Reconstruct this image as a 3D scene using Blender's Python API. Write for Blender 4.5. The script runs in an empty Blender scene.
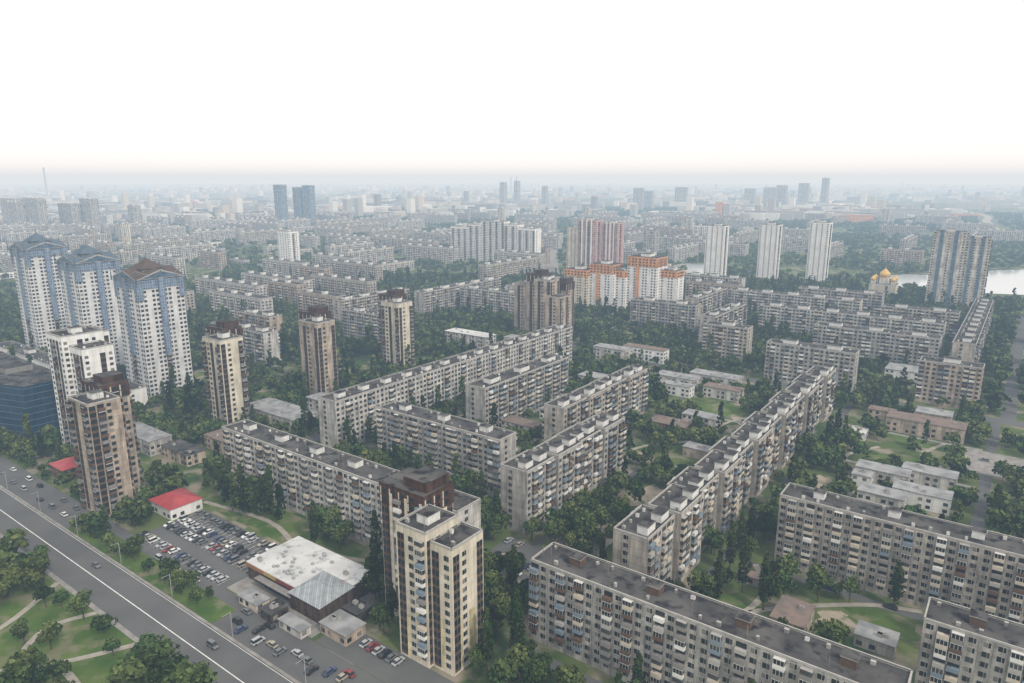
import bpy, math, random
import numpy as np
from collections import defaultdict
from mathutils import Vector, noise as mnoise
random.seed(7); rng=np.random.default_rng(7)
sc=bpy.context.scene; COL=sc.collection
A=math.radians(36.3); SA,CA=math.sin(A),math.cos(A)
def W(a,n): return (SA*a+CA*n, CA*a-SA*n)          # city grid (metres) -> world
def G(x,y): return (SA*x+CA*y, CA*x-SA*y)
CAMH=140.0
PITCH=math.atan(163.5/700)
# ------------------------------------------------------------------ materials
def nodes(m):
    m.use_nodes=True; nt=m.node_tree; nt.nodes.clear(); return nt
def L(nt,a,b): nt.links.new(a,b)
def c4(c): return (c[0],c[1],c[2],1)
def shader(N,rough):
    if rough>=.8: b=N.new('ShaderNodeBsdfDiffuse'); return b,b.inputs['Color']
    b=N.new('ShaderNodeBsdfPrincipled'); b.inputs['Roughness'].default_value=rough; return b,b.inputs['Base Color']
def mat_noise(name,c1,c2,scale=.2,rough=.9,detail=5,coord='Object',lo=.35,hi=.65,c3=None,scale3=2.0,t3=.5):
    m=bpy.data.materials.new(name); nt=nodes(m); N=nt.nodes
    out=N.new('ShaderNodeOutputMaterial'); bs,ci=shader(N,rough)
    tc=N.new('ShaderNodeTexCoord'); nz=N.new('ShaderNodeTexNoise'); nz.inputs['Scale'].default_value=scale; nz.inputs['Detail'].default_value=detail
    src=tc.outputs[coord]; L(nt,src,nz.inputs['Vector'])
    mr=N.new('ShaderNodeMapRange'); mr.inputs[1].default_value=lo; mr.inputs[2].default_value=hi; L(nt,nz.outputs['Fac'],mr.inputs[0])
    mx=N.new('ShaderNodeMixRGB'); mx.inputs[1].default_value=c4(c1); mx.inputs[2].default_value=c4(c2); L(nt,mr.outputs[0],mx.inputs[0])
    col=mx.outputs[0]
    if c3:
        n3=N.new('ShaderNodeTexNoise'); n3.inputs['Scale'].default_value=scale3; n3.inputs['Detail'].default_value=4; L(nt,src,n3.inputs['Vector'])
        m3=N.new('ShaderNodeMapRange'); m3.inputs[1].default_value=t3; m3.inputs[2].default_value=t3+.14; L(nt,n3.outputs['Fac'],m3.inputs[0])
        x3=N.new('ShaderNodeMixRGB'); x3.inputs[2].default_value=c4(c3); L(nt,m3.outputs[0],x3.inputs[0]); L(nt,col,x3.inputs[1]); col=x3.outputs[0]
    L(nt,col,ci); L(nt,bs.outputs[0],out.inputs[0]); return m
def mat_flat(name,c,rough=.85,var=.12):
    return mat_noise(name,tuple(x*(1-var) for x in c),tuple(x*(1+var) for x in c),.6,rough,2)
def mat_wall(name,c,bw=3.1,bh=2.85,dirt=.5,var=.17,rough=.9,mort=.05,mc=.45):
    m=bpy.data.materials.new(name); nt=nodes(m); N=nt.nodes
    out=N.new('ShaderNodeOutputMaterial'); bs,ci=shader(N,rough)
    uv=N.new('ShaderNodeUVMap'); uv.uv_map='UVMap'
    br=N.new('ShaderNodeTexBrick'); br.offset=0; br.inputs['Scale'].default_value=1
    br.inputs['Brick Width'].default_value=bw; br.inputs['Row Height'].default_value=bh; br.inputs['Mortar Size'].default_value=mort
    br.inputs['Color1'].default_value=c4([x*(1+var) for x in c]); br.inputs['Color2'].default_value=c4([x*(1-var) for x in c]); br.inputs['Mortar'].default_value=c4([min(.8,x*mc) for x in c])
    L(nt,uv.outputs[0],br.inputs['Vector'])
    tc=N.new('ShaderNodeTexCoord'); mp=N.new('ShaderNodeMapping'); mp.inputs['Scale'].default_value=(.5,.5,.09); L(nt,tc.outputs['Object'],mp.inputs[0])
    nz=N.new('ShaderNodeTexNoise'); nz.inputs['Scale'].default_value=1; nz.inputs['Detail'].default_value=4; L(nt,mp.outputs[0],nz.inputs['Vector'])
    mr=N.new('ShaderNodeMapRange'); mr.inputs[1].default_value=.3; mr.inputs[2].default_value=.62; mr.inputs[3].default_value=dirt; mr.inputs[4].default_value=1.1; L(nt,nz.outputs['Fac'],mr.inputs[0])
    mu=N.new('ShaderNodeVectorMath'); mu.operation='SCALE'; L(nt,br.outputs['Color'],mu.inputs[0]); L(nt,mr.outputs[0],mu.inputs['Scale'])
    L(nt,mu.outputs[0],ci); L(nt,bs.outputs[0],out.inputs[0]); return m
def mat_glass(name,c,rough=.15):
    return mat_noise(name,tuple(x*.7 for x in c),tuple(x*1.4 for x in c),.35,rough,2)
GD=mat_glass('window_glass_dark',(.015,.017,.02),.4); GM=mat_glass('window_glass_mid',(.05,.055,.06),.4); GL=mat_glass('window_curtain',(.2,.19,.17),.85)
FR=mat_flat('window_frame',(.6,.6,.58)); P_CR=mat_flat('parapet_cream',(.5,.45,.37)); P_BR=mat_flat('parapet_brown',(.12,.08,.06))
P_BL=mat_flat('parapet_bluegrey',(.18,.23,.28)); P_WH=mat_flat('parapet_white',(.65,.65,.63)); P_GR=mat_flat('parapet_grey',(.22,.21,.2)); SLAB=mat_flat('concrete_slab',(.37,.36,.34))
ROOF=mat_noise('roof_bitumen',(.05,.049,.05),(.115,.11,.107),.1,.95,7,c3=(.03,.03,.033),scale3=.22,t3=.5)
ROOF_L=mat_noise('roof_membrane_white',(.56,.57,.56),(.44,.45,.45),.12,.9,6,c3=(.34,.34,.33),scale3=.3,t3=.54)
BLUE=mat_glass('blue_curtain_glass',(.08,.12,.17),.3); DARKR=mat_flat('roof_brown_metal',(.1,.078,.07)); BGR=mat_flat('roof_blue_grey_metal',(.1,.13,.165))
COMMON=[GD,GM,GL,FR,P_CR,P_BR,P_BL,P_WH,P_GR,SLAB,ROOF,BLUE,DARKR,BGR]   # index 1..14 after wall
W_PANEL=mat_wall('wall_panel_grey',(.4,.385,.36)); W_PANEL2=mat_wall('wall_panel_warm',(.42,.385,.34)); W_PANEL3=mat_wall('wall_panel_pale',(.5,.485,.455))
W_BRICK=mat_wall('wall_panel_beige',(.42,.35,.285)); W_WHITE=mat_wall('wall_white',(.7,.7,.69),dirt=.85,var=.06,mc=.8); W_CREAM=mat_wall('wall_cream',(.59,.54,.44),dirt=.74,var=.09,mc=.7); W_PINK=mat_wall('wall_pink',(.52,.34,.32),dirt=.8)
W_LGREY=mat_wall('wall_light_grey',(.58,.585,.59),dirt=.85,var=.06,mc=.8)
W_BROWN=mat_wall('wall_brown',(.085,.05,.04)); W_ORANGE=mat_wall('wall_orange',(.58,.29,.14),dirt=.8); W_BEIGEG=mat_wall('wall_beige_grey',(.55,.52,.47))
W_YEL=mat_wall('wall_yellow_insulation',(.6,.53,.32)); W_REDB=mat_wall('wall_red_brick',(.24,.15,.11),1.2,.5); R_RED=mat_noise('roof_red_metal',(.36,.045,.045),(.28,.03,.035),.3,.5); R_BRN=mat_noise('roof_rust',(.22,.165,.14),(.15,.13,.12),.3,.8)
R_GREY=mat_noise('roof_slate_grey',(.32,.325,.33),(.19,.195,.2),.2,.8); W_DARK=mat_wall('wall_dark_brown',(.11,.08,.065),1.2,.6)
TEAL=mat_wall('teal_glass',(.008,.036,.078),1.6,3.6,.7,.3,.2,.06,1.8); BAND=mat_flat('pale_band',(.08,.13,.18))
# ------------------------------------------------------------------ mesh builder
class MB:
    def __init__(s): s.v=[];s.f=[];s.m=[];s.uv=[]
    def quad(s,p,mat=0,uv=None):
        i=len(s.v); s.v+=p; s.f.append(tuple(range(i,i+len(p)))); s.m.append(mat)
        s.uv+= uv if uv else [(q[0]+q[1],q[2]) for q in p]
    def box(s,x0,x1,y0,y1,z0,z1,mat=0,top=None,bottom=False):
        t=mat if top is None else top
        def w(xa,ya,xb,yb):
            l=math.hypot(xb-xa,yb-ya)
            s.quad([(xa,ya,z0),(xb,yb,z0),(xb,yb,z1),(xa,ya,z1)],mat,[(0,z0),(l,z0),(l,z1),(0,z1)])
        w(x0,y0,x1,y0);w(x1,y0,x1,y1);w(x1,y1,x0,y1);w(x0,y1,x0,y0)
        s.quad([(x0,y0,z1),(x1,y0,z1),(x1,y1,z1),(x0,y1,z1)],t)
        if bottom: s.quad([(x0,y0,z0),(x0,y1,z0),(x1,y1,z0),(x1,y0,z0)],mat)
    def mesh(s,name,mats):
        me=bpy.data.meshes.new(name); me.from_pydata(s.v,[],s.f)
        for m in mats: me.materials.append(m)
        me.polygons.foreach_set('material_index',s.m)
        u=me.uv_layers.new(name='UVMap'); u.data.foreach_set('uv',[c for q in s.uv for c in q]); me.update(); return me
def obj(name,data,parent=None,loc=(0,0,0),rot=0,label=None,cat=None,group=None,kind=None):
    o=bpy.data.objects.new(name,data); COL.objects.link(o); o.location=loc; o.rotation_euler=(0,0,rot)
    if parent: o.parent=parent
    if label:o['label']=label
    if cat:o['category']=cat
    if group:o['group']=group
    if kind:o['kind']=kind
    return o
class Side:
    def __init__(s,ox,oy,dx,dy,k): s.o=(ox,oy);s.d=(dx,dy);s.n=(dy,-dx);s.k=k
    def p(s,t,z,o=0): return (s.o[0]+s.d[0]*t+s.n[0]*o, s.o[1]+s.d[1]*t+s.n[1]*o, z)
    def q(s,mb,t0,t1,z0,z1,o,mat): mb.quad([s.p(t0,z0,o),s.p(t1,z0,o),s.p(t1,z1,o),s.p(t0,z1,o)],mat,[(t0,z0),(t1,z0),(t1,z1),(t0,z1)])
    def b(s,mb,t0,t1,z0,z1,o,mat,o0=0):
        s.q(mb,t0,t1,z0,z1,o,mat)
        mb.quad([s.p(t0,z0,o0),s.p(t0,z0,o),s.p(t0,z1,o),s.p(t0,z1,o0)],mat)
        mb.quad([s.p(t1,z0,o),s.p(t1,z0,o0),s.p(t1,z1,o0),s.p(t1,z1,o)],mat)
        mb.quad([s.p(t0,z1,o),s.p(t1,z1,o),s.p(t1,z1,o0),s.p(t0,z1,o0)],mat)
        mb.quad([s.p(t0,z0,o0),s.p(t1,z0,o0),s.p(t1,z0,o),s.p(t0,z0,o)],mat)
def sides(w,d): return [Side(0,0,1,0,0),Side(w,0,0,1,1),Side(w,d,-1,0,2),Side(0,d,0,-1,3)]
def win(mb,s,t,z,var,simple=False,w=1.7,h=1.5):
    if var==9: # dark loggia strip with brown spandrel
        s.q(mb,t-.45,t+2.15,z-1.3,z-.35,.05,6); s.q(mb,t-.45,t+2.15,z-.35,z+1.55,.08,1)
        if not simple: s.q(mb,t+.8,t+.92,z-.35,z+1.55,.11,9)
        return
    g=1+(0 if var<4 else (1 if var<5 else 2))
    if simple: s.q(mb,t,t+w,z,z+h,.05,g); return
    s.q(mb,t-.08,t+w+.08,z-.12,z+h+.08,.04,4 if var%2 else 10)
    s.q(mb,t,t+w*.6,z,z+h,.07,g); s.q(mb,t+w*.66,t+w,z,z+h,.07,1 if var%2 else 2)
PM=[5,6,7,8,9,5,10,9]
def balc(mb,s,t,z,var,w=2.8,dep=1.2,simple=False):
    pm=PM[var%8]; 
    s.b(mb,t,t+w,z-.15,z+1.05,dep,pm)
    if var%3!=0:
        s.b(mb,t+.05,t+w-.05,z+1.05,z+2.45,dep-.06,1 if var%2 else 2)
        if not simple:
            for k in (0,.33,.66,1): 
                tt=t+.05+(w-.2)*k; s.q(mb,tt,tt+.1,z+1.05,z+2.45,dep-.03,4 if var%4 else 6)
            s.b(mb,t,t+w,z+2.45,z+2.6,dep,4 if var%2 else 10)
        elif var%2: s.q(mb,t,t+w,z+2.3,z+2.55,dep,4)
    else:
        s.q(mb,t+.05,t+w-.05,z+.1,z+2.6,.05,1)
WT=[];BT=[]
def templates():
    s=Side(0,0,1,0,0)
    for v in range(10):
        mb=MB(); win(mb,s,0,0,v); WT.append(mb.mesh('window_unit',[FR]+COMMON))
    for v in range(24):
        mb=MB(); balc(mb,s,0,0,v); BT.append(mb.mesh('balcony_unit',[FR]+COMMON))
templates()
FOOT=[]   # (a0,a1,n0,n1) footprints
def building(name,a0,a1,n0,n1,h,wall,label,cat='apartment block',pat='WBBWW',epat='.W..',fh=2.85,z0=1.2,lod=0,huts=None,group=None,cell=3.1,roofm=11,longside=None,hutm=8,hbox=(2.6,4.5,2.6),hutside=.55,npart=100):
    w=n1-n0; d=a1-a0; FOOT.append((a0,a1,n0,n1))
    X,Y=W(a0,n0)
    root=obj(name,None,None,(X,Y,0),-A,label,cat,group); root.empty_display_size=2
    body=MB(); S=sides(w,d)
    for s,l in zip(S,(w,d,w,d)): s.q(body,0,l,-1,h,0,0)
    obj('wall',body.mesh('wall',[wall]+COMMON),root)
    rf=MB(); rf.quad([(.35,.35,h+.01),(w-.35,.35,h+.01),(w-.35,d-.35,h+.01),(.35,d-.35,h+.01)],roofm)
    obj('roof',rf.mesh('roof',[ROOF_L]+COMMON),root)
    pp=MB()
    for s,l in zip(S,(w,d,w,d)):
        s.b(pp,0,l,h,h+.6,.06,10,o0=-.35)
    obj('roof_parapet',pp.mesh('roof_parapet',[wall]+COMMON),root)
    simple=(lod>=1)
    wl=[];bl=[]
    fl=int((h-z0)/fh)
    for s,l in zip(S,(w,d,w,d)):
        long_=(l==max(w,d)) if longside is None else (s.k%2==longside)
        pt=pat if long_ else epat
        nb=max(1,int(l/cell)); cw=l/nb
        for j in range(nb):
            c=pt[j%len(pt)]; colv=random.randrange(24)
            for i in range(fl):
                z=z0+i*fh; t=j*cw
                if c=='W' or (c=='B' and i==0): wl.append((s,t+(cw-1.7)/2,z+.85,random.randrange(6)))
                elif c=='L': wl.append((s,t+(cw-1.7)/2,z+.95,9))
                elif c=='B': bl.append((s,t+(cw-2.8)/2,z,random.randrange(24) if random.random()<.75 else colv))
                elif c=='b': bl.append((s,t+(cw-2.8)/2,z,random.choice([1,4,7,9,12,17])))
    def dist(e):
        s=e[0]; p=s.p(e[1],e[2]); wx,wy=W(a0+p[1],n0+p[0])
        return (wx*wx+wy*wy+(CAMH-p[2])**2) + (0 if s.k<2 else 1e9)
    if lod==0:
        wl.sort(key=dist); bl.sort(key=dist)
        for e in wl[:npart]: obj('window',WT[e[3]],root,e[0].p(e[1],e[2]),e[0].k*math.pi/2)
        for e in bl[:npart]: obj('balcony',BT[e[3]],root,e[0].p(e[1],e[2]),e[0].k*math.pi/2)
        wl=wl[npart:]; bl=bl[npart:]
    if wl:
        mb=MB(); [win(mb,e[0],e[1],e[2],e[3],simple) for e in wl]
        obj('window',mb.mesh('windows',[wall]+COMMON),root,kind='stuff')
    if bl:
        mb=MB(); [balc(mb,e[0],e[1],e[2],e[3],simple=simple) for e in bl]
        obj('balcony',mb.mesh('balconies',[wall]+COMMON),root,kind='stuff')
    if huts is None: huts=max(1,int(max(w,d)/22))
    for k in range(huts):
        t=(k+.5)/huts*max(w,d); mb=MB(); bx,by,bz=hbox
        hx,hy=(t,d*hutside) if w>=d else (w*hutside,t)
        ex,ey=(by,bx) if w>=d else (bx,by)
        mb.box(hx-ex,hx+ex,hy-ey,hy+ey,h+.02,h+bz,hutm,11)
        mb.box(hx-ex-.2,hx+ex+.2,hy-ey-.2,hy+ey+.2,h+bz,h+bz+.2,10,11)
        obj('roof_hut',mb.mesh('roof_hut',[wall]+COMMON),root)
    vm=MB()
    for k in range(int(max(w,d)/5)):
        t=(k+.5)*5; o=random.choice((.2,.8))
        x,y=(t,d*o) if w>=d else (w*o,t)
        e=random.uniform(.3,.6); vm.box(x-e,x+e,y-.4,y+.4,h,h+random.uniform(.8,1.4),random.choice((8,10,9)),10)
    for k in range(int(max(w,d)/9)):
        t=random.uniform(1,max(w,d)-1); o=random.uniform(.15,.85); x,y=(t,d*o) if w>=d else (w*o,t)
        vm.box(x-.06,x+.06,y-.06,y+.06,h,h+3.2,9); 
    obj('ventilation_shaft',vm.mesh('ventilation_shafts',[wall]+COMMON),root,kind='stuff')
    return root
def demote(r,root,x,y,name):
    r.parent=root; r.location=(x,y,0); r.rotation_euler=(0,0,0); r.name=name
    for k in ('label','category'):
        if k in r.keys(): del r[k]
def sectioned(a0,a1,n0,n1,h,wall,label,nsec,off,lods,**kw):
    """long block made of staggered sections stepping in plan and height"""
    X,Y=W(a0,n0); root=obj('apartment_block',None,None,(X,Y,0),-A,label,'apartment block')
    ln=(a1-a0)/nsec
    for k in range(nsec):
        o=off*(k%2); hh=h+(0,.9)[k%2]
        r=building('section',a0+k*ln,a0+(k+1)*ln-.003,n0+o,n1+o,hh,wall,'x',lod=0 if k<lods else 1,npart=34,longside=1,**kw)
        demote(r,root,o,k*ln,'section')
    return root
# ------------------------------------------------------------------ near slab blocks
building('apartment_block',158,170.5,-109,-8.5,27,W_PANEL,'grey nine storey panel block with lift huts on dark roof',huts=4,hutm=6,hbox=(1.8,1.8,2.4),pat='BWWBW')
building('apartment_block',248.5,261,-61,60,27,W_PANEL2,'weathered nine storey panel block beside the school gardens',pat='WBWBW',huts=5,hbox=(1.8,1.8,2.4))
building('apartment_block',195,207,-9,60,27,W_PANEL,'grey nine storey panel block next to small sheds',huts=3,hutm=6,hbox=(1.8,1.8,2.4))
building('apartment_block',168,181,-291,-147,27,W_PANEL3,'long pale nine storey block behind the car park lawn',pat='WBWWB',huts=6,hbox=(2,2.4,2.4))
building('apartment_block',231,243.5,-254,-176.5,27,W_PANEL,'grey nine storey panel block with stained balconies',pat='BWWB',hbox=(2,2.4,2.4))
sectioned(190,443,-98,-85.5,27,W_PANEL2,'very long nine storey block with staggered sections',12,2.2,4,pat='BBWBBW',huts=2,hbox=(1.9,2.9,2.8),hutside=.74)
sectioned(210,289,-160,-147,27,W_PANEL,'nine storey panel block with mixed glazed balconies',4,2.0,3,pat='WBBWBB',huts=2,hbox=(1.9,2.6,2.6),hutside=.68)
sectioned(285,376,-189,-177,27,W_PANEL2,'nine storey panel block inside leafy courtyard',4,2.0,0,pat='WBBW',huts=2,hbox=(1.9,2.6,2.6),hutside=.68)
building('apartment_block',288,375,-244,-230,27,W_PANEL,'nine storey panel block with flat grey roof',pat='WBB',lod=1)
building('apartment_block',224,458,-292,-278,27,W_PANEL3,'very long pale nine storey block along the street',pat='WWBWW',lod=1,huts=14,hbox=(2,2.4,2.4))
for (a0,a1,n0,n1,wl,lb) in [(572,800,-34,-20,W_PANEL2,'long nine storey block running towards the lake'),(500,514,-46,-12,W_BRICK,'short nine storey block with blank end wall'),
   (494,507,-140,-82,W_PANEL,'nine storey block crossing the end of the avenue'),(640,653,-190,-45,W_PANEL3,'long pale nine storey block among trees'),
   (577,590,-128,-42,W_PANEL,'nine storey block among courtyard trees'),(714,727,-245,-120,W_PANEL3,'pale nine storey block near the lake'),
   (700,713,-100,-40,W_PANEL2,'nine storey block with glazed balconies'),(530,543,-200,-165,W_PANEL2,'short nine storey block beside a garden'),
   (600,613,-300,-235,W_PANEL,'nine storey block by orange topped towers'),(640,720,-262,-249,W_PANEL2,'nine storey block in a leafy yard'),
   (560,640,-215,-202,W_PANEL,'grey nine storey block among dense trees'),(340,353,-545,-500,W_BRICK,'beige nine storey block beyond the towers'),
   (430,520,-528,-515,W_PANEL2,'nine storey block beyond the long street'),(512,640,-500,-487,W_PANEL,'long nine storey block in green district'),
   (400,413,-480,-420,W_PANEL,'nine storey block behind tower blocks'),(770,783,-190,-110,W_PANEL,'nine storey block near golden domed church'),
   (560,573,-480,-400,W_PANEL3,'pale nine storey block in green district'),(600,690,-450,-437,W_PANEL3,'pale nine storey block along the avenue'),(300,313,-520,-450,W_PANEL3,'pale nine storey block beyond the tower blocks'),
   (800,813,-330,-260,W_PANEL3,'pale nine storey block near white towers'),(760,773,-430,-350,W_PANEL3,'pale nine storey block behind orange topped towers'),
   (545,558,16,70,W_PANEL3,'pale nine storey block beside a wide street'),(650,663,14,80,W_PANEL2,'nine storey block beside a wide street'),(740,753,10,60,W_PANEL3,'pale nine storey block near the lake shore')]:
    building('apartment_block',a0,a1,n0,n1,27,wl,lb,lod=1,pat=random.choice(['WBBW','WBW','BWWB']))
# ------------------------------------------------------------------ towers
def tower(pieces,label,h,wall=W_CREAM,lod=1,crown=True,pats=('.LW.L','LW.L'),cidx=-1,ph=5.7):
    (a0,a1,n0,n1,hh)=pieces[0]
    root=building('tower_block',a0,a1,n0,n1,h+hh,wall,label,'tower block',pat=pats[0],epat=pats[1],lod=lod,huts=1,hbox=(2.2,2.6,2.6),hutm=8,longside=0)
    for (b0,b1,m0,m1,h2) in pieces[1:]:
        r=building('tower_wing',b0,b1,m0,m1,h+h2,wall,label,'tower block',pat=pats[0],epat=pats[1],lod=lod,huts=0,longside=0)
        demote(r,root,m0-n0,b0-a0,'wing')
    if crown:
        (b0,b1,m0,m1,h2)=pieces[cidx]
        mb=MB(); x0=m0-n0;x1=m1-n0;y0=b0-a0;y1=b1-a0; z=h+h2
        mb.box(x0-.3,x1+.3,y0-.3,y1+.3,z-ph,z+1.2,0,11)
        mb.box(x0+(x1-x0)*.45,x1-.6,y0+2,y1-1,z+1.2,z+4.4,0,11)
        S=sides(x1-x0+.6,y1-y0+.6)
        for s in S:
            s.o=(s.o[0]+x0-.3,s.o[1]+y0-.3); l=(x1-x0) if s.k%2==0 else (y1-y0)
            for j in range(int(l/4)):
                for zz in ((z-5.0,z-2.2) if ph>5 else (z-2.4,)): s.q(mb,1.2+j*4,3.2+j*4,zz,zz+1.5,.05,1); s.q(mb,.4+j*4,1.0+j*4,zz-.5,zz+2,.04,5)
        obj('brown_attic',mb.mesh('brown_attic',[W_BROWN]+COMMON),root)
    return root
t1=tower([(129,143,-136.5,-124.8,.5),(130.7,144.5,-124.797,-116.6,-2.4),(141.6,155,-156,-137.2,2.6)],'sixteen storey cream tower block with brown attic band',42.5,W_CREAM,lod=0,pats=('LWB','LW.L'),ph=5.9)
def strip(par,name,s,t0,t1_,z0,z1,o,mat):
    mb=MB(); s.b(mb,t0,t1_,z0,z1,o,0); obj(name,mb.mesh(name,[mat]),par)
s=Side(19.9,1.7,0,1,1)
for z0,z1,t0,t1_ in ((1,18,3.3,3.9),(1,18,7.0,10.2)): strip(t1,'insulation_panel',s,t0,t1_,z0,z1,.03,W_YEL)
s=Side(11.7,1.7,1,0,0)
strip(t1,'insulation_panel',s,3.7,4.9,1,18,.03,W_YEL)
s=Side(0,0,1,0,0)
strip(t1,'insulation_panel',s,3.2,4.5,1,15,.03,W_YEL); strip(t1,'insulation_panel',s,7.2,8.0,1,18,.03,W_YEL)
s=Side(-19.5,12.6,1,0,0)
for t in (0.2,6.6,13.2): strip(t1,'brown_facade_strip',s,t,t+3.3,0,39,.03,W_BROWN)
for t in (4.4,10.9,17.2): strip(t1,'cream_pilaster',s,t,t+1.1,0,43.5,.5,W_CREAM)
tower([(116,129,-317,-299,0),(127,139,-330,-313,2)],'brown and beige tower block by the main road',50,W_BRICK,pats=('bL.Lb','LbW.'))
tower([(140,160,-398,-380,3),(143,158,-380,-366,-2),(156,168,-408,-392,0)],'tall white tower block with recessed balconies',60,W_WHITE,crown=False,pats=('WLbLW','W.LW'))
tower([(203,217,-362,-345,0),(214,226,-376,-360,2)],'cream tower block with brown attic',54,W_CREAM,pats=('bWL.b','LW.b'))
tower([(270,284,-366,-348,0),(281,294,-380,-364,2)],'beige tower block with dark brown attic',52,W_BRICK)
tower([(350,364,-376,-358,0),(361,374,-390,-374,2)],'cream tower block with brown upper storeys',52,W_CREAM,pats=('bWL.b','LW.b'))
tower([(487,501,-334,-318,0),(498,511,-350,-334,2),(504,516,-368,-350,-8),(480,493,-318,-304,-12)],'beige brown stepped tower cluster at the corner',56,W_BRICK,cidx=1)
tower([(515,529,-335,-320,0)],'brown tower block behind another tower',50,W_BRICK)
ON=-4; X,Y=W(640,-396+ON); oc=obj('tower_complex',None,None,(X,Y,0),-A,'stepped cluster of white and cream high rises with orange tops','tower block')
for (a0,a1,n0,n1,h) in [(640,662,-396,-368,44),(646,668,-367.9,-340,51),(652,670,-339.9,-330,45),(658,684,-329.9,-297,60),(668,686,-296.9,-279,47)]:
    r=building('wing',a0,a1,n0+ON,n1+ON,h,W_WHITE if h!=44 else W_CREAM,'x','tower block',pat='W.W',epat='W.W',lod=1,huts=1)
    demote(r,oc,n0+396,a0-640,'wing')
    w_=n1-n0;d_=a1-a0; oh=9 if h>50 else 6.3
    mb=MB(); mb.box(-.02,w_+.02,-.25,d_+.25,h-oh,h+1.0,0,11)
    for s in sides(w_,d_)[:2]:
        l=w_ if s.k==0 else d_
        for j in range(int(l/4)):
            for k in range(int(oh/2.9)): s.q(mb,1+j*4,3+j*4,h-2.2-k*2.85,h-.7-k*2.85,.29,1)
    if h>50:
        mb.box(w_*.3,w_*.42,-1.0,-.25,12,h-oh,0,11)
    mb.box(w_*.35,w_*.65,d_*.25,d_*.75,h+1.0,h+3.6,8,11)
    obj('orange_attic',mb.mesh('orange_attic',[W_ORANGE]+COMMON),r)
for (a,n,w,h,wl,lb) in [(900,-540,30,80,W_PINK,'pink and white high rise residential tower'),(918,-508,24,76,W_PINK,'pink high rise residential tower'),(905,-562,22,68,W_CREAM,'white high rise residential tower'),
    (901,-345,24,79,W_WHITE,'white high rise tower near the lake'),(962,-294,24,79,W_WHITE,'white high rise tower near the lake'),(1003,-240,24,82,W_WHITE,'white high rise tower near the lake'),
    (882,-84,30,84,W_BEIGEG,'beige grey high rise with blue glazing by water'),(884,-53.9,22,79,W_BEIGEG,'beige grey high rise with blue glazing by lake'),
    (708,-1000,30,55,W_WHITE,'white sixteen storey building among trees')]:
    r=building('tower_block',a,a+20,n,n+w,h,wl,lb,'tower block',pat='W.W.' if wl is not W_PINK else 'WbWW',epat='W.bW',lod=1,huts=1)
    if wl is W_PINK:
        for t in (.24,.5,.76):
            mb=MB(); mb.box(w*t-.8,w*t+.8,-1.3,-.05,0,h+1.5,0,11); obj('white_bay',mb.mesh('white_bay',[W_WHITE]+COMMON),r)
    if 'blue glazing' in lb:
        for k in range(2): 
            mb=MB(); mb.box(w*(.2+.45*k),w*(.32+.45*k),-.9,-.05,4,h+2,12,11); obj('blue_bay',mb.mesh('blue_bay',[W_WHITE]+COMMON),r)
X,Y=W(930,-815); ws=obj('residential_slab',None,None,(X,Y,0),-A,'broad pale stepped slab of sixteen to twenty storeys','apartment block')
for (n0,n1,h) in ((-815,-775,58),(-774.9,-745,63),(-744.9,-700,70),(-699.9,-672,66),(-671.9,-638,61)):
    r=building('section',930,948,n0,n1,h,W_WHITE,'x',lod=1,huts=1,pat='WbWW'); demote(r,ws,n0+815,0,'section')
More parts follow.
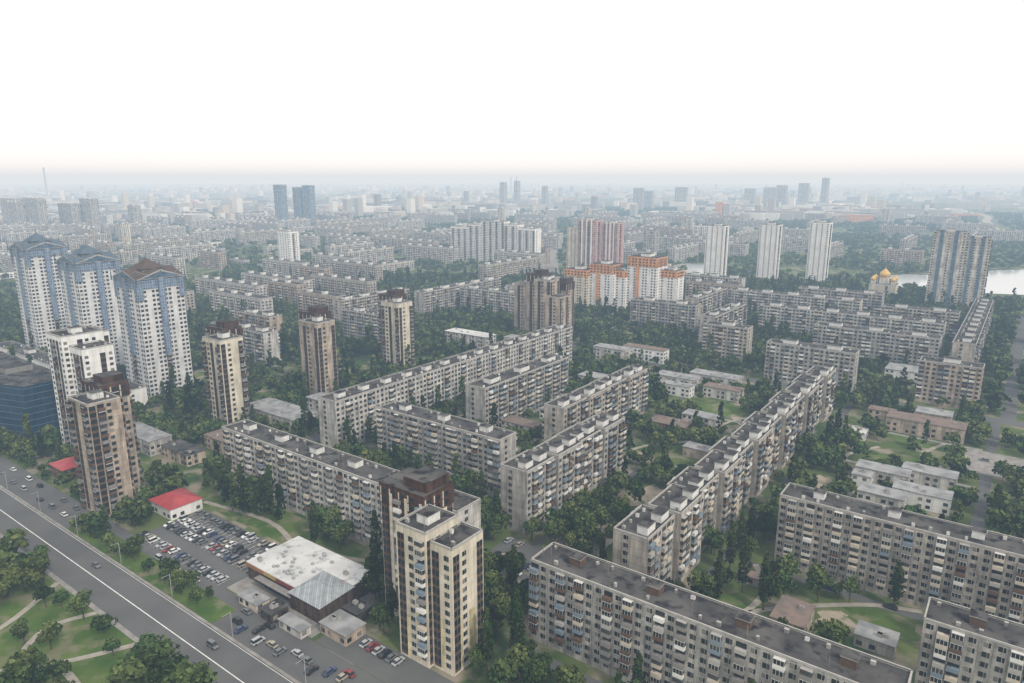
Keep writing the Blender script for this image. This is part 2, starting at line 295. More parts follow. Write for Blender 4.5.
def crown_tower(a0,n0,label,h=80,w=29,rm=14):
    r=building('residential_tower',a0,a0+w,n0,n0+w,h,W_LGREY,label,'residential tower',pat='WW.WWbWW.WW',epat='WW.WWbWW.WW',lod=1,huts=0,cell=2.6)
    mb=MB()
    for s in sides(w,w):
        s.b(mb,w*.43,w*.57,30,h+1,1.3,0); s.b(mb,-.2,w*.10,h-12,h+1,.7,0); s.b(mb,w*.90,w+.2,h-12,h+1,.7,0); s.b(mb,w*.10,w*.43,h-5,h+.8,.4,0); s.b(mb,w*.57,w*.90,h-5,h+.8,.4,0)
    obj('blue_glass_front',mb.mesh('blue_glass',[mat_blue]+COMMON),r)
    mb=MB(); c=w/2
    def tier(e0,zb,g,fill,hc):
        e=e0; E=w-e0; C=[(e,e),(E,e),(E,E),(e,E)]; M=[(c,e),(E,c),(c,E),(e,c)]
        for i in range(4):
            p=C[i];q=C[(i+1)%4];m=M[i]
            mb.quad([(p[0],p[1],zb),(q[0],q[1],zb),(m[0],m[1],zb+g)],10)
            ins=lambda u,k:(u[0]+(m[0]-u[0])*k,u[1]+(m[1]-u[1])*k)
            p2=ins(p,.16);q2=ins(q,.16); ox=(m[0]-c)*.006;oy=(m[1]-c)*.006
            mb.quad([(p2[0]+ox,p2[1]+oy,zb+.4),(q2[0]+ox,q2[1]+oy,zb+.4),(m[0]+ox,m[1]+oy,zb+g-1.1)],fill)
            mb.quad([(p[0],p[1],zb),(m[0],m[1],zb+g),(c,c,zb+hc)],rm)
            mb.quad([(q[0],q[1],zb),(c,c,zb+hc),(m[0],m[1],zb+g)],rm)
            # open steel frame: beams from spike tips down to the gable slopes
            for u in (p,q):
                k=.45; b_=(u[0]+(m[0]-u[0])*k,u[1]+(m[1]-u[1])*k,zb+g*k+.2); a_=(u[0],u[1],zb+5.4)
                for dz in (0,):
                    mb.quad([a_,b_,(b_[0],b_[1],b_[2]+.5),(a_[0],a_[1],a_[2]+.5)],9)
        return C,M
    zb=h+1; C,M=tier(-1.2,zb,5.5,12,6)
    mb.box(8,w-8,8,w-8,zb+2,zb+5.5,9)
    q=7; zz=zb+5.5
    for (xa,ya,xb,yb) in ((q,q,w-q,q),(w-q,q,w-q,w-q),(w-q,w-q,q,w-q),(q,w-q,q,q)): mb.quad([(xa,ya,zz),(xb,yb,zz),(c,c,zz+6)],rm)
    obj('crown_roof',mb.mesh('crown_roof',[W_WHITE]+COMMON),r)
    for (x,y) in C+M:
        corner=(x,y) in C
        mb=MB(); k=.35 if corner else .2; z0_=h-1 if corner else zb+4; z1_=zb+7.5 if corner else zb+8
        P=[(x-k,y-k),(x+k,y-k),(x+k,y+k),(x-k,y+k)]
        for i in range(4): mb.quad([(*P[i],z0_),(*P[(i+1)%4],z0_),(x,y,z1_)],14)
        obj('corner_spike',mb.mesh('spike',[W_WHITE]+COMMON),r)
    mb=MB(); mb.box(c-.25,c+.25,c-.25,c+.25,zz+5,zz+9.5,9); obj('spire',mb.mesh('spire',[W_WHITE]+COMMON),r)
mat_blue=mat_wall('blue_glass_grid',(.15,.19,.255),1.5,1.9,.7,.3,.3,.12,2)
crown_tower(207,-466,'pale grey high rise with dark pointed crown roof',78,rm=13); crown_tower(212,-561,'pale grey high rise with blue glass and dark peaks',81); crown_tower(214,-652,'pale grey high rise with blue glass and dark peaks',85)
building('podium_building',190,204,-650,-435,12,W_WHITE,'low white podium linking the high rises','shopping podium',pat='WWW',lod=1,huts=2)
# curved glass office: plan outline bulging towards the street
FOOT.append((124,168,-540,-424)); X,Y=W(136,-530)
ob=obj('office_building',None,None,(X,Y,0),-A,'curved dark blue glass office block with horizontal bands','office building')
def arc(off=0):
    P=[]
    for k in range(17):
        t=k/16; P.append((t*102,-15*math.sin(math.pi*(.25+.75*t))-off))
    P[-1]=(102+off,P[-1][1]); return P+[(102+off,24),(-off,24)]
def ring(P,z0,z1,mat,cap=None):
    mb=MB(); u=0
    for i in range(len(P)):
        p,q=P[i],P[(i+1)%len(P)]; l=math.hypot(q[0]-p[0],q[1]-p[1])
        mb.quad([(p[0],p[1],z0),(q[0],q[1],z0),(q[0],q[1],z1),(p[0],p[1],z1)],0,[(u,z0),(u+l,z0),(u+l,z1),(u,z1)]); u+=l
    if cap: mb.quad([(p[0],p[1],z1) for p in P],1)
    return mb.mesh('ring',[mat]+([cap] if cap else []))
obj('glass_facade',ring(arc(),0,30,TEAL,ROOF),ob)
for k in range(1,9): obj('floor_band',ring(arc(.25),k*3.6-.35,k*3.6+.1,BAND,None),ob)
mb=MB(); mb.box(40,66,4,18,30,33,0,1); obj('roof_hut',mb.mesh('roof_hut',[P_GR,ROOF]),ob)
# ------------------------------------------------------------------ low buildings
LOWF_=[]
def low(a0,a1,n0,n1,h,wall,roofmat,label,cat,name='low_building',pat='WW.',roofkind='flat',group=None):
    w=n1-n0; d=a1-a0; FOOT.append((a0,a1,n0,n1)); LOWF_.append((a0-9,a1+2,n0-2,n1+3)); X,Y=W(a0,n0)
    r=obj(name,None,None,(X,Y,0),-A,label,cat,group)
    mb=MB(); S=sides(w,d)
    for s,l in zip(S,(w,d,w,d)): s.q(mb,0,l,-1,h,0,0)
    obj('wall',mb.mesh('wall',[wall]+COMMON),r)
    mb=MB()
    if roofkind=='flat': 
        mb.box(-.3,w+.3,-.3,d+.3,h,h+.35,0,0,True)
    elif roofkind=='hip':
        k=min(w,d)/2; z=h+k*.45
        if w>=d: R=[(k,d/2,z),(w-k,d/2,z)]; 
        else: R=[(w/2,k,z),(w/2,d-k,z)]
        e=[(-.5,-.5,h),(w+.5,-.5,h),(w+.5,d+.5,h),(-.5,d+.5,h)]
        if w>=d:
            mb.quad([e[0],e[1],R[1],R[0]]);mb.quad([e[1],e[2],R[1]]);mb.quad([e[2],e[3],R[0],R[1]]);mb.quad([e[3],e[0],R[0]])
        else:
            mb.quad([e[0],e[1],R[0]]);mb.quad([e[1],e[2],R[1],R[0]]);mb.quad([e[2],e[3],R[1]]);mb.quad([e[3],e[0],R[0],R[1]])
    obj('roof',mb.mesh('roof',[roofmat]+COMMON),r)
    mb=MB(); fl=max(1,int(h/3))
    for s,l in zip(S,(w,d,w,d)):
        nb=max(1,int(l/3)); cw=l/nb
        for j in range(nb):
            if pat[j%len(pat)]=='W':
                for i in range(fl): win(mb,s,j*cw+.6,.9+i*3,random.randrange(6),True)
    if mb.f: obj('window',mb.mesh('windows',[wall]+COMMON),r,kind='stuff')
    if roofkind=='flat' and w>4 and d>4:
        for k in range(random.randint(1,3)):
            x=random.uniform(1,w-2.5);y=random.uniform(1,d-2.5); mb=MB(); mb.box(x,x+1.5,y,y+1.3,h+.36,h+1.4,10,9); obj('roof_vent',mb.mesh('roof_vent',[wall]+COMMON),r)
    return r
mk=low(126,148,-210,-168,6.3,W_DARK,ROOF_L,'supermarket with white membrane roof and dark brown walls','supermarket','supermarket',pat='.')
def addbox(par,name,x0,x1,y0,y1,z0,z1,m,top=None,**k):
    mb=MB(); mb.box(x0,x1,y0,y1,z0,z1,0,1 if top else 0); return obj(name,mb.mesh(name,[m]+([top] if top else [])),par,**k)
OR=mat_flat('orange_fascia',(.3,.15,.07)); REDM=mat_flat('red_fascia',(.2,.055,.05)); YEL=mat_flat('yellow_fascia',(.38,.29,.1)); METAL=mat_flat('galvanised_metal',(.35,.36,.37)); 
addbox(mk,'orange_fascia',-.35,10,-.4,-.05,4.9,6.3,OR); addbox(mk,'yellow_fascia',10.1,17,-.4,-.05,5.0,6.3,YEL); addbox(mk,'red_fascia',17.1,27,-.4,-.05,5.0,6.3,REDM)
addbox(mk,'orange_panel',-.35,-.05,1,9,2.2,6.2,OR); addbox(mk,'entrance_window',10,26,-.5,-.1,.3,4.2,GD)
addbox(mk,'entrance_canopy',8,28,-3,-.5,4.1,4.35,P_GR)
addbox(mk,'side_window',-.3,-.05,11,20,1.0,4.0,GM)
for k in range(24):
    x=3+random.random()*22; y=2+random.random()*17; addbox(mk,'air_conditioner',x,x+random.uniform(.6,1.6),y,y+.9,6.66,7.4,METAL)
mb=MB(); x0,y0,x1,y1=(27,-3,43.5,12)
mb.box(x0+.5,x1-.5,y0+.5,-.05,0,6.0,1); z=6.7
mb.quad([(x0,y0,z-.6),(x1,y0,z-.6),(x1-5,4.5,z+2),(x0+5,4.5,z+2)]);mb.quad([(x1,y0,z-.6),(x1,y1,z),(x1-5,4.5,z+2)]);mb.quad([(x1,y1,z),(x0,y1,z),(x0+5,4.5,z+2),(x1-5,4.5,z+2)]);mb.quad([(x0,y1,z),(x0,y0,z-.6),(x0+5,4.5,z+2)])
obj('ridged_roof',mb.mesh('ridged_roof',[mat_wall('ridged_metal',(.3,.325,.345),1.0,50,mort=.12,mc=.7,dirt=.85),W_DARK]),mk)
low(115,120,-199,-189,2.8,W_CREAM,R_GREY,'small cream kiosk with grey roof by the lane','kiosk','kiosk')
low(114.5,121,-186,-180,3.2,W_DARK,ROOF,'small dark kiosk by the lane','kiosk','kiosk')
low(115,119,-177,-166,2.7,W_PANEL3,R_GREY,'row of pale market stalls with grey roof','kiosk','kiosk')
low(121,129,-164,-152,3.6,W_BRICK,R_GREY,'single storey shop row with grey roof','shop','shop_building')
low(131,137,-165,-158,3,W_DARK,ROOF,'small dark shop annex','shop','shop_building')
low(132,146,-291,-274,5,W_WHITE,R_RED,'white pavilion with bright red hipped roof','pavilion','pavilion',roofkind='hip')
low(122,134,-366,-352,6,W_REDB,R_RED,'small red roofed restaurant by the main road','restaurant','restaurant',roofkind='hip')
low(162,174,-385,-350,8,W_PANEL,R_GREY,'low grey shopping row with flat roof','shopping row','shop_building')
low(166,176,-346,-322,6,W_BRICK,ROOF,'low commercial building with bitumen roof','shop','shop_building')
low(226,244,-365,-318,8,W_PANEL3,R_GREY,'two storey service building with grey roof','service building','service_building')
low(186,196,-340,-310,7,W_BRICK,R_BRN,'low brick building with rusty roof','service building','service_building')
low(256,268,-345,-300,9,W_PANEL3,R_GREY,'low pale building along the street','service building','service_building')
low(440,454,-395,-350,12,W_PANEL3,ROOF_L,'pale school wing with white roof','school','school_building'); low(458,470,-345,-320,10,W_CREAM,R_GREY,'school wing with flat grey roof','school','school_building')
for (a0,a1,n0,n1,h,wl,rf,lb) in [(346,356,-52,-30,7,W_PANEL3,R_GREY,'two storey kindergarten wing with grey roof'),(356,366,-34,-12,7,W_PANEL3,R_GREY,'two storey kindergarten wing with grey roof'),(330,340,-34,-12,7,W_WHITE,R_GREY,'white kindergarten wing in garden'),(318,328,-46,-28,7,W_PANEL3,R_GREY,'kindergarten wing near garden beds'),(338,345.9,-52,-44,6,W_WHITE,R_GREY,'white kindergarten wing beside lawn'),
   (430,444,-52,-14,8,W_BRICK,R_BRN,'school building with worn brown roof'),(450,462,-40,-22,8,W_BRICK,R_GREY,'school annex with grey roof'),(404,414,-66,-58,4,W_WHITE,ROOF_L,'white roofed shed among trees'),(446,454,-64,-50,6,W_BRICK,R_BRN,'small rusty roofed building among trees'),
   (206,220,-50,-40,5,W_BRICK,R_BRN,'small substation with pinkish flat roof'),(214,222,-27,-16,4,W_PANEL,R_GREY,'small garage with blue grey roof'),(228,232,-68,-58,3,W_PANEL,R_BRN,'small utility shed with rusty roof'),(290,296,-30,-18,3.5,W_WHITE,R_GREY,'small white shed in the garden'),(276,281,-56,-48,3,W_PANEL,R_GREY,'small grey shed under trees'),
   (352,364,-162,-140,5,W_REDB,R_BRN,'low brick building with rusty roof in courtyard'),(372,382,-150,-130,6,W_PANEL3,R_GREY,'low nursery with flat pale roof'),(326,334,-130,-116,5,W_BRICK,R_GREY,'small pavilion in courtyard garden'),
   (438,450,-198,-170,7,W_PANEL3,R_GREY,'kindergarten block with flat roof'),(456,468,-180,-146,7,W_PANEL3,R_GREY,'kindergarten block with flat roof'),(430,440,-160,-136,7,W_PANEL3,R_BRN,'kindergarten block with worn roof'),(420,428,-190,-165,7,W_WHITE,R_GREY,'kindergarten block with pale walls'),
   (474,486,-268,-240,10,W_PANEL3,R_GREY,'school block with pale walls'),(490,500,-250,-215,10,W_WHITE,R_BRN,'school block with long windows'),(404,416,-240,-205,7,W_PANEL3,R_GREY,'kindergarten in leafy courtyard'),
   (540,560,-70,-25,9,W_WHITE,R_GREY,'low school building with grey roof'),(190,200,-124,-114,4,W_PANEL,R_GREY,'small service shed beside car park'),(520,532,-130,-100,8,W_WHITE,R_GREY,'low school wing with pale walls'),
   (300,310,-228,-206,6,W_PANEL3,R_BRN,'small nursery with worn brown roof'),(330,340,-222,-200,6,W_WHITE,R_GREY,'small nursery with pale walls'),(232,236,-120,-112,3,W_PANEL,R_BRN,'small garage with rusty roof in courtyard'),
   (440,452,14,40,6,W_WHITE,R_GREY,'low pale shop beside open plaza'),(470,480,20,60,6,W_PANEL3,R_GREY,'low market hall with grey roof')]:
    low(a0,a1,n0,n1,h,wl,rf,lb,('kindergarten' if 'kinder' in lb else 'school' if 'school' in lb else 'service building'),'service_building' if 'school' not in lb else 'school_building')
# church
GOLD=mat_flat('gold_dome',(.6,.38,.1),.4)
cx,cy=447,835; K_=1.2
ch=obj('church',None,None,(cx,cy,0),-A,'white church with golden onion domes by lake','church'); ch.scale=(K_,K_,K_)
addbox(ch,'wall',-12,12,-9,9,0,14,W_CREAM,BGR)
FOOT.append((G(cx,cy)[0]-16,G(cx,cy)[0]+14,G(cx,cy)[1]-17,G(cx,cy)[1]+17))
def dome(r,h):
    mb=MB(); prof=[(.75,0),(1,.25),(.95,.45),(.6,.7),(.25,.88),(.05,1.0),(.02,1.4)]; K=12
    for i in range(len(prof)-1):
        for k in range(K):
            t0=2*math.pi*k/K;t1=2*math.pi*(k+1)/K; (ra,za),(rb,zb)=prof[i],prof[i+1]
            mb.quad([(ra*r*math.cos(t0),ra*r*math.sin(t0),za*h),(ra*r*math.cos(t1),ra*r*math.sin(t1),za*h),(rb*r*math.cos(t1),rb*r*math.sin(t1),zb*h),(rb*r*math.cos(t0),rb*r*math.sin(t0),zb*h)])
    return mb.mesh('dome',[GOLD])
big=dome(5,9); sm=dome(2.6,5)
addbox(ch,'drum',-4,4,-4,4,14.05,20,W_CREAM); obj('dome',big,ch,(0,0,20))
for x,y in ((-9,-6),(9,-6),(-9,6),(9,6)): addbox(ch,'drum',x-2,x+2,y-2,y+2,14.05,17,W_CREAM); obj('dome',sm,ch,(x,y,17))
# ------------------------------------------------------------------ far district blocks
def far_mesh(w,d,h,wall,rm=11,cell=4.0):
    mb=MB(); S=sides(w,d)
    for s,l in zip(S,(w,d,w,d)):
        s.q(mb,0,l,-1,h,0,0)
        nb=int(l/cell); fl=int((h-1)/3)
        for j in range(nb):
            bal=(j%3==1) and l>15
            for i in range(fl):
                if bal: s.b(mb,j*cell+.4,j*cell+3.4,1+i*3,2.2+i*3,1,random.choice((5,8,9,10))); s.q(mb,j*cell+.5,j*cell+3.3,2.2+i*3,3.5+i*3,.6,1)
                else: s.q(mb,j*cell+1,j*cell+3.1,1.7+i*3,3.3+i*3,.06,random.choice((1,1,2)))
        s.b(mb,0,l,h,h+.7,.1,10,o0=-.4)
    mb.quad([(.4,.4,h+.05),(w-.4,.4,h+.05),(w-.4,d-.4,h+.05),(.4,d-.4,h+.05)],rm)
    for k in range(max(1,int(max(w,d)/24))):
        t=(k+.5)*24
        if t+4<max(w,d):
            x,y=(t,d/2) if w>d else (w/2,t); mb.box(x-2.5,x+2.5,y-2,y+2,h,h+3,8,11)
    return mb.mesh('apartment_block',[wall]+COMMON)
FAR=[(far_mesh(w,d,h,wl),w,d,h) for (w,d,h,wl) in [(90,13,27,W_PANEL3),(120,13,27,W_PANEL3),(60,13,27,W_BRICK),(13,100,27,W_PANEL3),(13,70,15,W_PANEL3),(13,130,27,W_PANEL2),(100,13,27,W_PANEL2),(40,14,42,W_WHITE),(26,16,46,W_PANEL3),(20,18,46,W_CREAM)]]
LOWF=[(far_mesh(w,d,h,wl,11),w,d,h) for (w,d,h,wl) in [(40,12,9,W_PANEL3),(14,36,9,W_WHITE)]]
def inview(X,Y,m=80):
    if Y<120: return False
    fw=Y*math.cos(PITCH)+CAMH*math.sin(PITCH); px=512+700*X/fw; r=math.atan(CAMH/Y)-PITCH
    return -m<px<1024+m and 341.5+700*math.tan(r)<700+m
def hit(a0,a1,n0,n1,mg=6):
    for f in FOOT:
        if a0-mg<f[1] and a1+mg>f[0] and n0-mg<f[3] and n1+mg>f[2]: return True
    return False
LAKE=[(508,915),(560,872),(630,850),(720,862),(800,900),(890,970),(940,1060),(870,1105),(770,1090),(690,1065),(640,1020),(590,1040),(545,1020)]
LAKE2=[(262,1040),(318,1030),(345,1160),(276,1170)]
HWY=[(1120,1000),(1100,1350),(1200,1700),(1560,2330),(1800,2700),(1946,3200),(1800,4000)]
def onhwy(x,y,m=30):
    if y<1000 or y>4000: return False
    for i in range(len(HWY)-1):
        (x0,y0),(x1,y1)=HWY[i],HWY[i+1]
        if y0<=y<=y1: return abs(x-(x0+(x1-x0)*(y-y0)/(y1-y0)))<m
    return False
def inpoly(x,y,P):
    c=False;j=len(P)-1
    for i in range(len(P)):
        if (P[i][1]>y)!=(P[j][1]>y) and x<(P[j][0]-P[i][0])*(y-P[i][1])/(P[j][1]-P[i][1])+P[i][0]: c=not c
        j=i
    return c
def wet(x,y): return inpoly(x,y,LAKE) or inpoly(x,y,LAKE2) or (258<x*1050/y<315 and 900<y<1050) or (500<x<720 and 790<y<880 and .60<x/y<.82)
far_list=[];
for i in range(5,46):
    for j in range(-52,20):
        a=i*72+random.uniform(-13,13)+(j%2)*24; n=j*98+random.uniform(-15,15)
        X,Y=W(a,n)
        if Y<430 or not inview(X,Y,120): continue
        if a<540 and n>-300: continue
        if n>-300 and n<0 and a<860: continue
        if 860<a<1120 and -400<n<-190: continue
        if n>=0 and a<760: continue
        d=math.hypot(X,Y)
        if d>2700: continue
        dens=mnoise.noise(Vector((a/380,n/380,3.1)))
        if X>500 and Y>700: dens-=.25
        if dens<-.12 and random.random()<.8: continue
        if random.random()<.12: continue
        r=random.random()
        me,w,dd,h=(random.choice(FAR[:7]) if r<.8 else random.choice(FAR[7:]) if (r<.87 and d>900) else random.choice(LOWF))
        if hit(a,a+dd,n,n+w,8) or onhwy(X,Y,90): continue
        if any(wet(*W(a+u*dd,n+v*w)) for u in (0,1) for v in (0,.5,1)): continue
        xs=.055*(Y)
        if abs(X-xs)<45 and Y>760: continue
        if X>430 and X<990 and Y<880: continue
        far_list.append((d,a,n,me,w,dd,h)); FOOT.append((a,a+dd,n,n+w))
far_list.sort(key=lambda t:t[0])
for (d,a,n,me,w,dd,h) in far_list[:290]:
    X,Y=W(a,n); obj('apartment_block',me,None,(X,Y,0),-A,'pale panel apartment block among district trees','apartment block','distant apartment blocks')
def fart(x,y,w,h,wall,lb,dd=20):
    X=x;Y=y; a,n=G(X,Y); FOOT.append((a,a+dd,n,n+w)); obj('high_rise',far_mesh(w,dd,h,wall),None,(X,Y,0),-A,lb,'high rise')
W_BLUEG=mat_wall('wall_blue_grey',(.24,.32,.42))
for x,y,w,h in ((-720,2160,38,120),(-672,2190,36,112),(-634,2160,36,118)): fart(x,y,w,h,W_BLUEG,'blue glass high rise standing above the district')
for x,y,w,h in ((-1330,1860,90,80),(-1255,1830,90,90),(-1180,1850,80,76),(-1110,1830,60,88),(-1010,1870,30,70),(-1400,1950,100,86)): fart(x,y,w,h,W_PANEL3,'long pale high rise on the horizon')
for x,y,w,h in ((1230,3500,60,95),(1310,3550,50,105),(1400,3500,45,115),(1490,3450,30,140),(1170,3600,50,88),(820,3600,60,95),(560,3300,45,95),(620,3350,40,80),(-60,3500,30,120),(10,3700,26,125),(150,3600,26,100)): fart(x,y,w,h,W_PANEL3,'pale high rise on the hazy horizon')
mb=MB(); cnt=0
def massbox(X,Y,w,dp,h,m,rm,wins=False):
    c,s=math.cos(A),math.sin(A)
    q=[(X+u*c+v*s,Y-u*s+v*c) for u,v in ((0,0),(w,0),(w,dp),(0,dp))]
    for i in range(4):
        p0,p1=q[i],q[(i+1)%4]; mb.quad([(p0[0],p0[1],0),(p1[0],p1[1],0),(p1[0],p1[1],h),(p0[0],p0[1],h)],m)
        if wins and i<2:
            l=math.hypot(p1[0]-p0[0],p1[1]-p0[1]); dx,dy=(p1[0]-p0[0])/l,(p1[1]-p0[1])/l; nx,ny=dy*.15,-dx*.15
            for k in range(int(l/7)):
                for z in range(2,int(h)-1,3):
                    t=k*7+1.5; mb.quad([(p0[0]+dx*t+nx,p0[1]+dy*t+ny,z),(p0[0]+dx*(t+4)+nx,p0[1]+dy*(t+4)+ny,z),(p0[0]+dx*(t+4)+nx,p0[1]+dy*(t+4)+ny,z+1.5),(p0[0]+dx*t+nx,p0[1]+dy*t+ny,z+1.5)],2)
    mb.quad([(p[0],p[1],h) for p in q],rm)
for (d,a,n,me,w,dd,h) in far_list[290:]:
    X,Y=W(a,n); massbox(X,Y,w,dd,h,random.choice((5,8,10)),11,True)
while cnt<3300:
    d=2500+ (random.random()**1.3)*9500; t=random.uniform(-.66,.66); X=d*math.sin(t);Y=d*math.cos(t)
    if mnoise.noise(Vector((X/800,Y/800,1)))<-.06 and random.random()<.8: continue
    if onhwy(X,Y,120): continue
    cnt+=1; k=random.random(); w=random.uniform(20,120);dp=random.uniform(12,20); h=random.choice((9,15,27,27,27,32)) if k<.94 else random.uniform(45,75)
    if k<.3: w,dp=dp,w
    if k>.9: w=dp=22
    massbox(X,Y,w,dp,h,random.choice((5,8,9,10,10)) if random.random()<.98 else 0,random.choice((10,9,8)))
obj('distant_city',mb.mesh('distant_city',[W_ORANGE]+COMMON),None,label='mass of hazy city buildings towards the horizon',cat='city',kind='stuff')
mb=MB(); mb.box(-5,5,-5,5,0,225,0); obj('chimney',mb.mesh('chimney',[P_GR]),None,(-3900,6000,0),0,'thin tall chimney on the horizon','chimney')
for x in (-10,40):
    mb=MB(); mb.box(-5,5,-5,5,0,150,0); obj('chimney',mb.mesh('chimney',[P_GR]),None,(x,6500,0),0,'thin tall chimney on the horizon','chimney')
# ------------------------------------------------------------------ ground, water, roads
GROUND=mat_noise('ground_grass_dirt',(.045,.08,.026),(.11,.14,.05),.03,1,7,lo=.4,hi=.6,c3=(.25,.22,.17),scale3=.07,t3=.49)
def sheet(name,pts,z,mat,kind='structure'):
    mb=MB(); mb.quad([(p[0],p[1],z) for p in pts],0); me=mb.mesh(name,[mat])
    return obj(name,me,kind=kind)
sheet('ground',[(-60000,-20000),(60000,-20000),(60000,80000),(-60000,80000)],0,GROUND)
WATER=bpy.data.materials.new('lake_water'); nt=nodes(WATER); o_=nt.nodes.new('ShaderNodeOutputMaterial'); b_=nt.nodes.new('ShaderNodeBsdfPrincipled'); b_.inputs['Base Color'].default_value=(.5,.53,.55,1); b_.inputs['Roughness'].default_value=.15; b_.inputs['IOR'].default_value=2.8
nz=nt.nodes.new('ShaderNodeTexNoise'); nz.inputs['Scale'].default_value=1.5; bp=nt.nodes.new('ShaderNodeBump'); bp.inputs['Strength'].default_value=.05; L(nt,nz.outputs['Fac'],bp.inputs['Height']); L(nt,bp.outputs[0],b_.inputs['Normal']); L(nt,b_.outputs[0],o_.inputs[0])
sheet('lake_water',LAKE,.25,WATER); sheet('lake_water',LAKE2,.25,WATER)
ASPH=mat_noise('asphalt',(.105,.105,.105),(.13,.13,.129),.05,.9,5); PAVE=mat_noise('pavement',(.2,.19,.18),(.29,.28,.265),.3,.9); DIRT=mat_noise('bare_dirt',(.26,.225,.17),(.38,.33,.26),.12,1,7,c3=(.1,.12,.055),scale3=.2,t3=.54)
GRASS=mat_noise('lawn',(.05,.095,.022),(.1,.145,.04),.09,1,7,c3=(.17,.165,.1),scale3=.12); PAINT=mat_flat('road_paint',(.7,.7,.68)); PATH=mat_noise('path',(.27,.25,.215),(.36,.33,.29),.3,1)
ROADS=[]
def gs(name,a0,a1,n0,n1,z,mat,block=True,up=0):
    pts=[W(a0,n0),W(a0,n1),W(a1,n1),W(a1,n0)]
    if up:
        mb=MB(); q=pts
        for i in range(4):
            p0,p1=q[i],q[(i+1)%4]; mb.quad([(p0[0],p0[1],0),(p1[0],p1[1],0),(p1[0],p1[1],up),(p0[0],p0[1],up)],0)
        mb.quad([(p[0],p[1],up) for p in q],0); obj(name,mb.mesh(name,[mat]),kind='structure')
    else: sheet(name,pts,z,mat)
    if block: ROADS.append((a0,a1,n0,n1))
def blob(name,a,n,ra,rn,z,mat,sd=0,open_=True):
    r=random.Random(sd); P=[]
    for k in range(18):
        t=k/18*6.283; q=r.uniform(.7,1.12); P.append(W(a+ra*math.cos(t)*q,n+rn*math.sin(t)*q))
    sheet(name,P,z,mat)
    if open_: OPEN.append((a-ra*.8,a+ra*.8,n-rn*.8,n+rn*.8))
OPEN=[]
gs('main_road',85.5,102,-1500,200,.02,ASPH)
gs('pavement',83.9,85.5,-1500,200,0,PAVE,True,.13)
gs('pavement',102,103,-1500,200,0,PAVE,True,.13)
gs('verge_lawn',103.2,112,-302,-196,0,GRASS,False,.14)
gs('side_street',112.2,117,-420,-120,.03,ASPH)
gs('side_street',103,112.2,-196,-120,.028,ASPH); gs('side_street',103,112.2,-420,-302,.028,ASPH)
gs('car_park',117,146,-273,-211,.03,ASPH)
gs('pavement',117.5,150,-210.8,-164,.05,PAVE,False)
gs('lawn',148,166,-285,-160,.02,GRASS,False); gs('forecourt',117.2,129,-162,-112,.04,ASPH,True)
gs('lawn',20,83.8,-380,-150,.02,GRASS,False)
gs('courtyard_drive',183,187,-300,-110,.03,ASPH); gs('courtyard_drive',150,154,-112,0,.03,ASPH); gs('courtyard_drive',173,176.5,-112,-5,.035,ASPH)
gs('courtyard_drive',240,244,-70,60,.03,ASPH); gs('courtyard_drive',188,480,-79,-75,.03,ASPH); gs('courtyard_drive',195,300,-141.5,-138,.03,ASPH)
gs('courtyard_drive',246,250,-270,-165,.03,ASPH); gs('car_park',188,206,-152,-128,.045,ASPH); gs('street',200,1100,-308,-299,.03,ASPH); gs('street',481,492,-320,60,.035,ASPH)
gs('courtyard_drive',262,480,-4,1,.04,ASPH); gs('street',492,900,0,8,.04,ASPH); gs('plaza',390,425,-12,25,.05,PAVE,True); gs('courtyard_drive',188,470,-256,-252,.033,ASPH); gs('courtyard_drive',264,267,-60,60,.045,ASPH)
gs('courtyard_drive',300,302.5,-74,-5,.05,PAVE); gs('courtyard_drive',368,371,-74,-5,.05,PAVE); gs('courtyard_drive',425,428,-74,-5,.05,PAVE)
gs('courtyard_drive',392,395,-165,-100,.05,PAVE); gs('courtyard_drive',290,480,-170,-167,.055,ASPH); gs('courtyard_drive',310,312,-150,-102,.052,PAVE)
blob('bare_dirt',271,-122,14,13,.02,DIRT,1); blob('bare_dirt',232,-120,8,9,.022,DIRT,2,False); blob('bare_dirt',330,-64,13,7,.022,DIRT,3); blob('bare_dirt',346,-116,8,10,.022,DIRT,4); blob('lawn',412,-142,13,18,.03,GRASS,5); blob('bare_dirt',305,-20,8,11,.03,DIRT,6); blob('bare_dirt',153,-185,4,20,.024,DIRT,7,False)
blob('lawn',385,-34,13,20,.022,GRASS,8); blob('lawn',283,-30,12,18,.022,GRASS,9); blob('bare_dirt',224,-34,7,6,.024,DIRT,10,False); blob('lawn',420,-38,9,20,.024,GRASS,11); blob('bare_dirt',215,-130,7,8,.024,DIRT,12,False)
blob('bare_dirt',398,-118,10,12,.024,DIRT,13); blob('bare_dirt',312,-150,7,8,.024,DIRT,14); blob('bare_dirt',262,-215,10,16,.024,DIRT,15); blob('lawn',330,-215,14,10,.024,GRASS,16)
blob('lawn',600,40,30,25,.024,GRASS,17); blob('bare_dirt',520,34,14,18,.024,DIRT,18); blob('lawn',700,36,24,22,.024,GRASS,19); blob('lawn',212,-64,9,9,.024,GRASS,20,True); blob('lawn',232,-22,8,12,.026,GRASS,21,True)
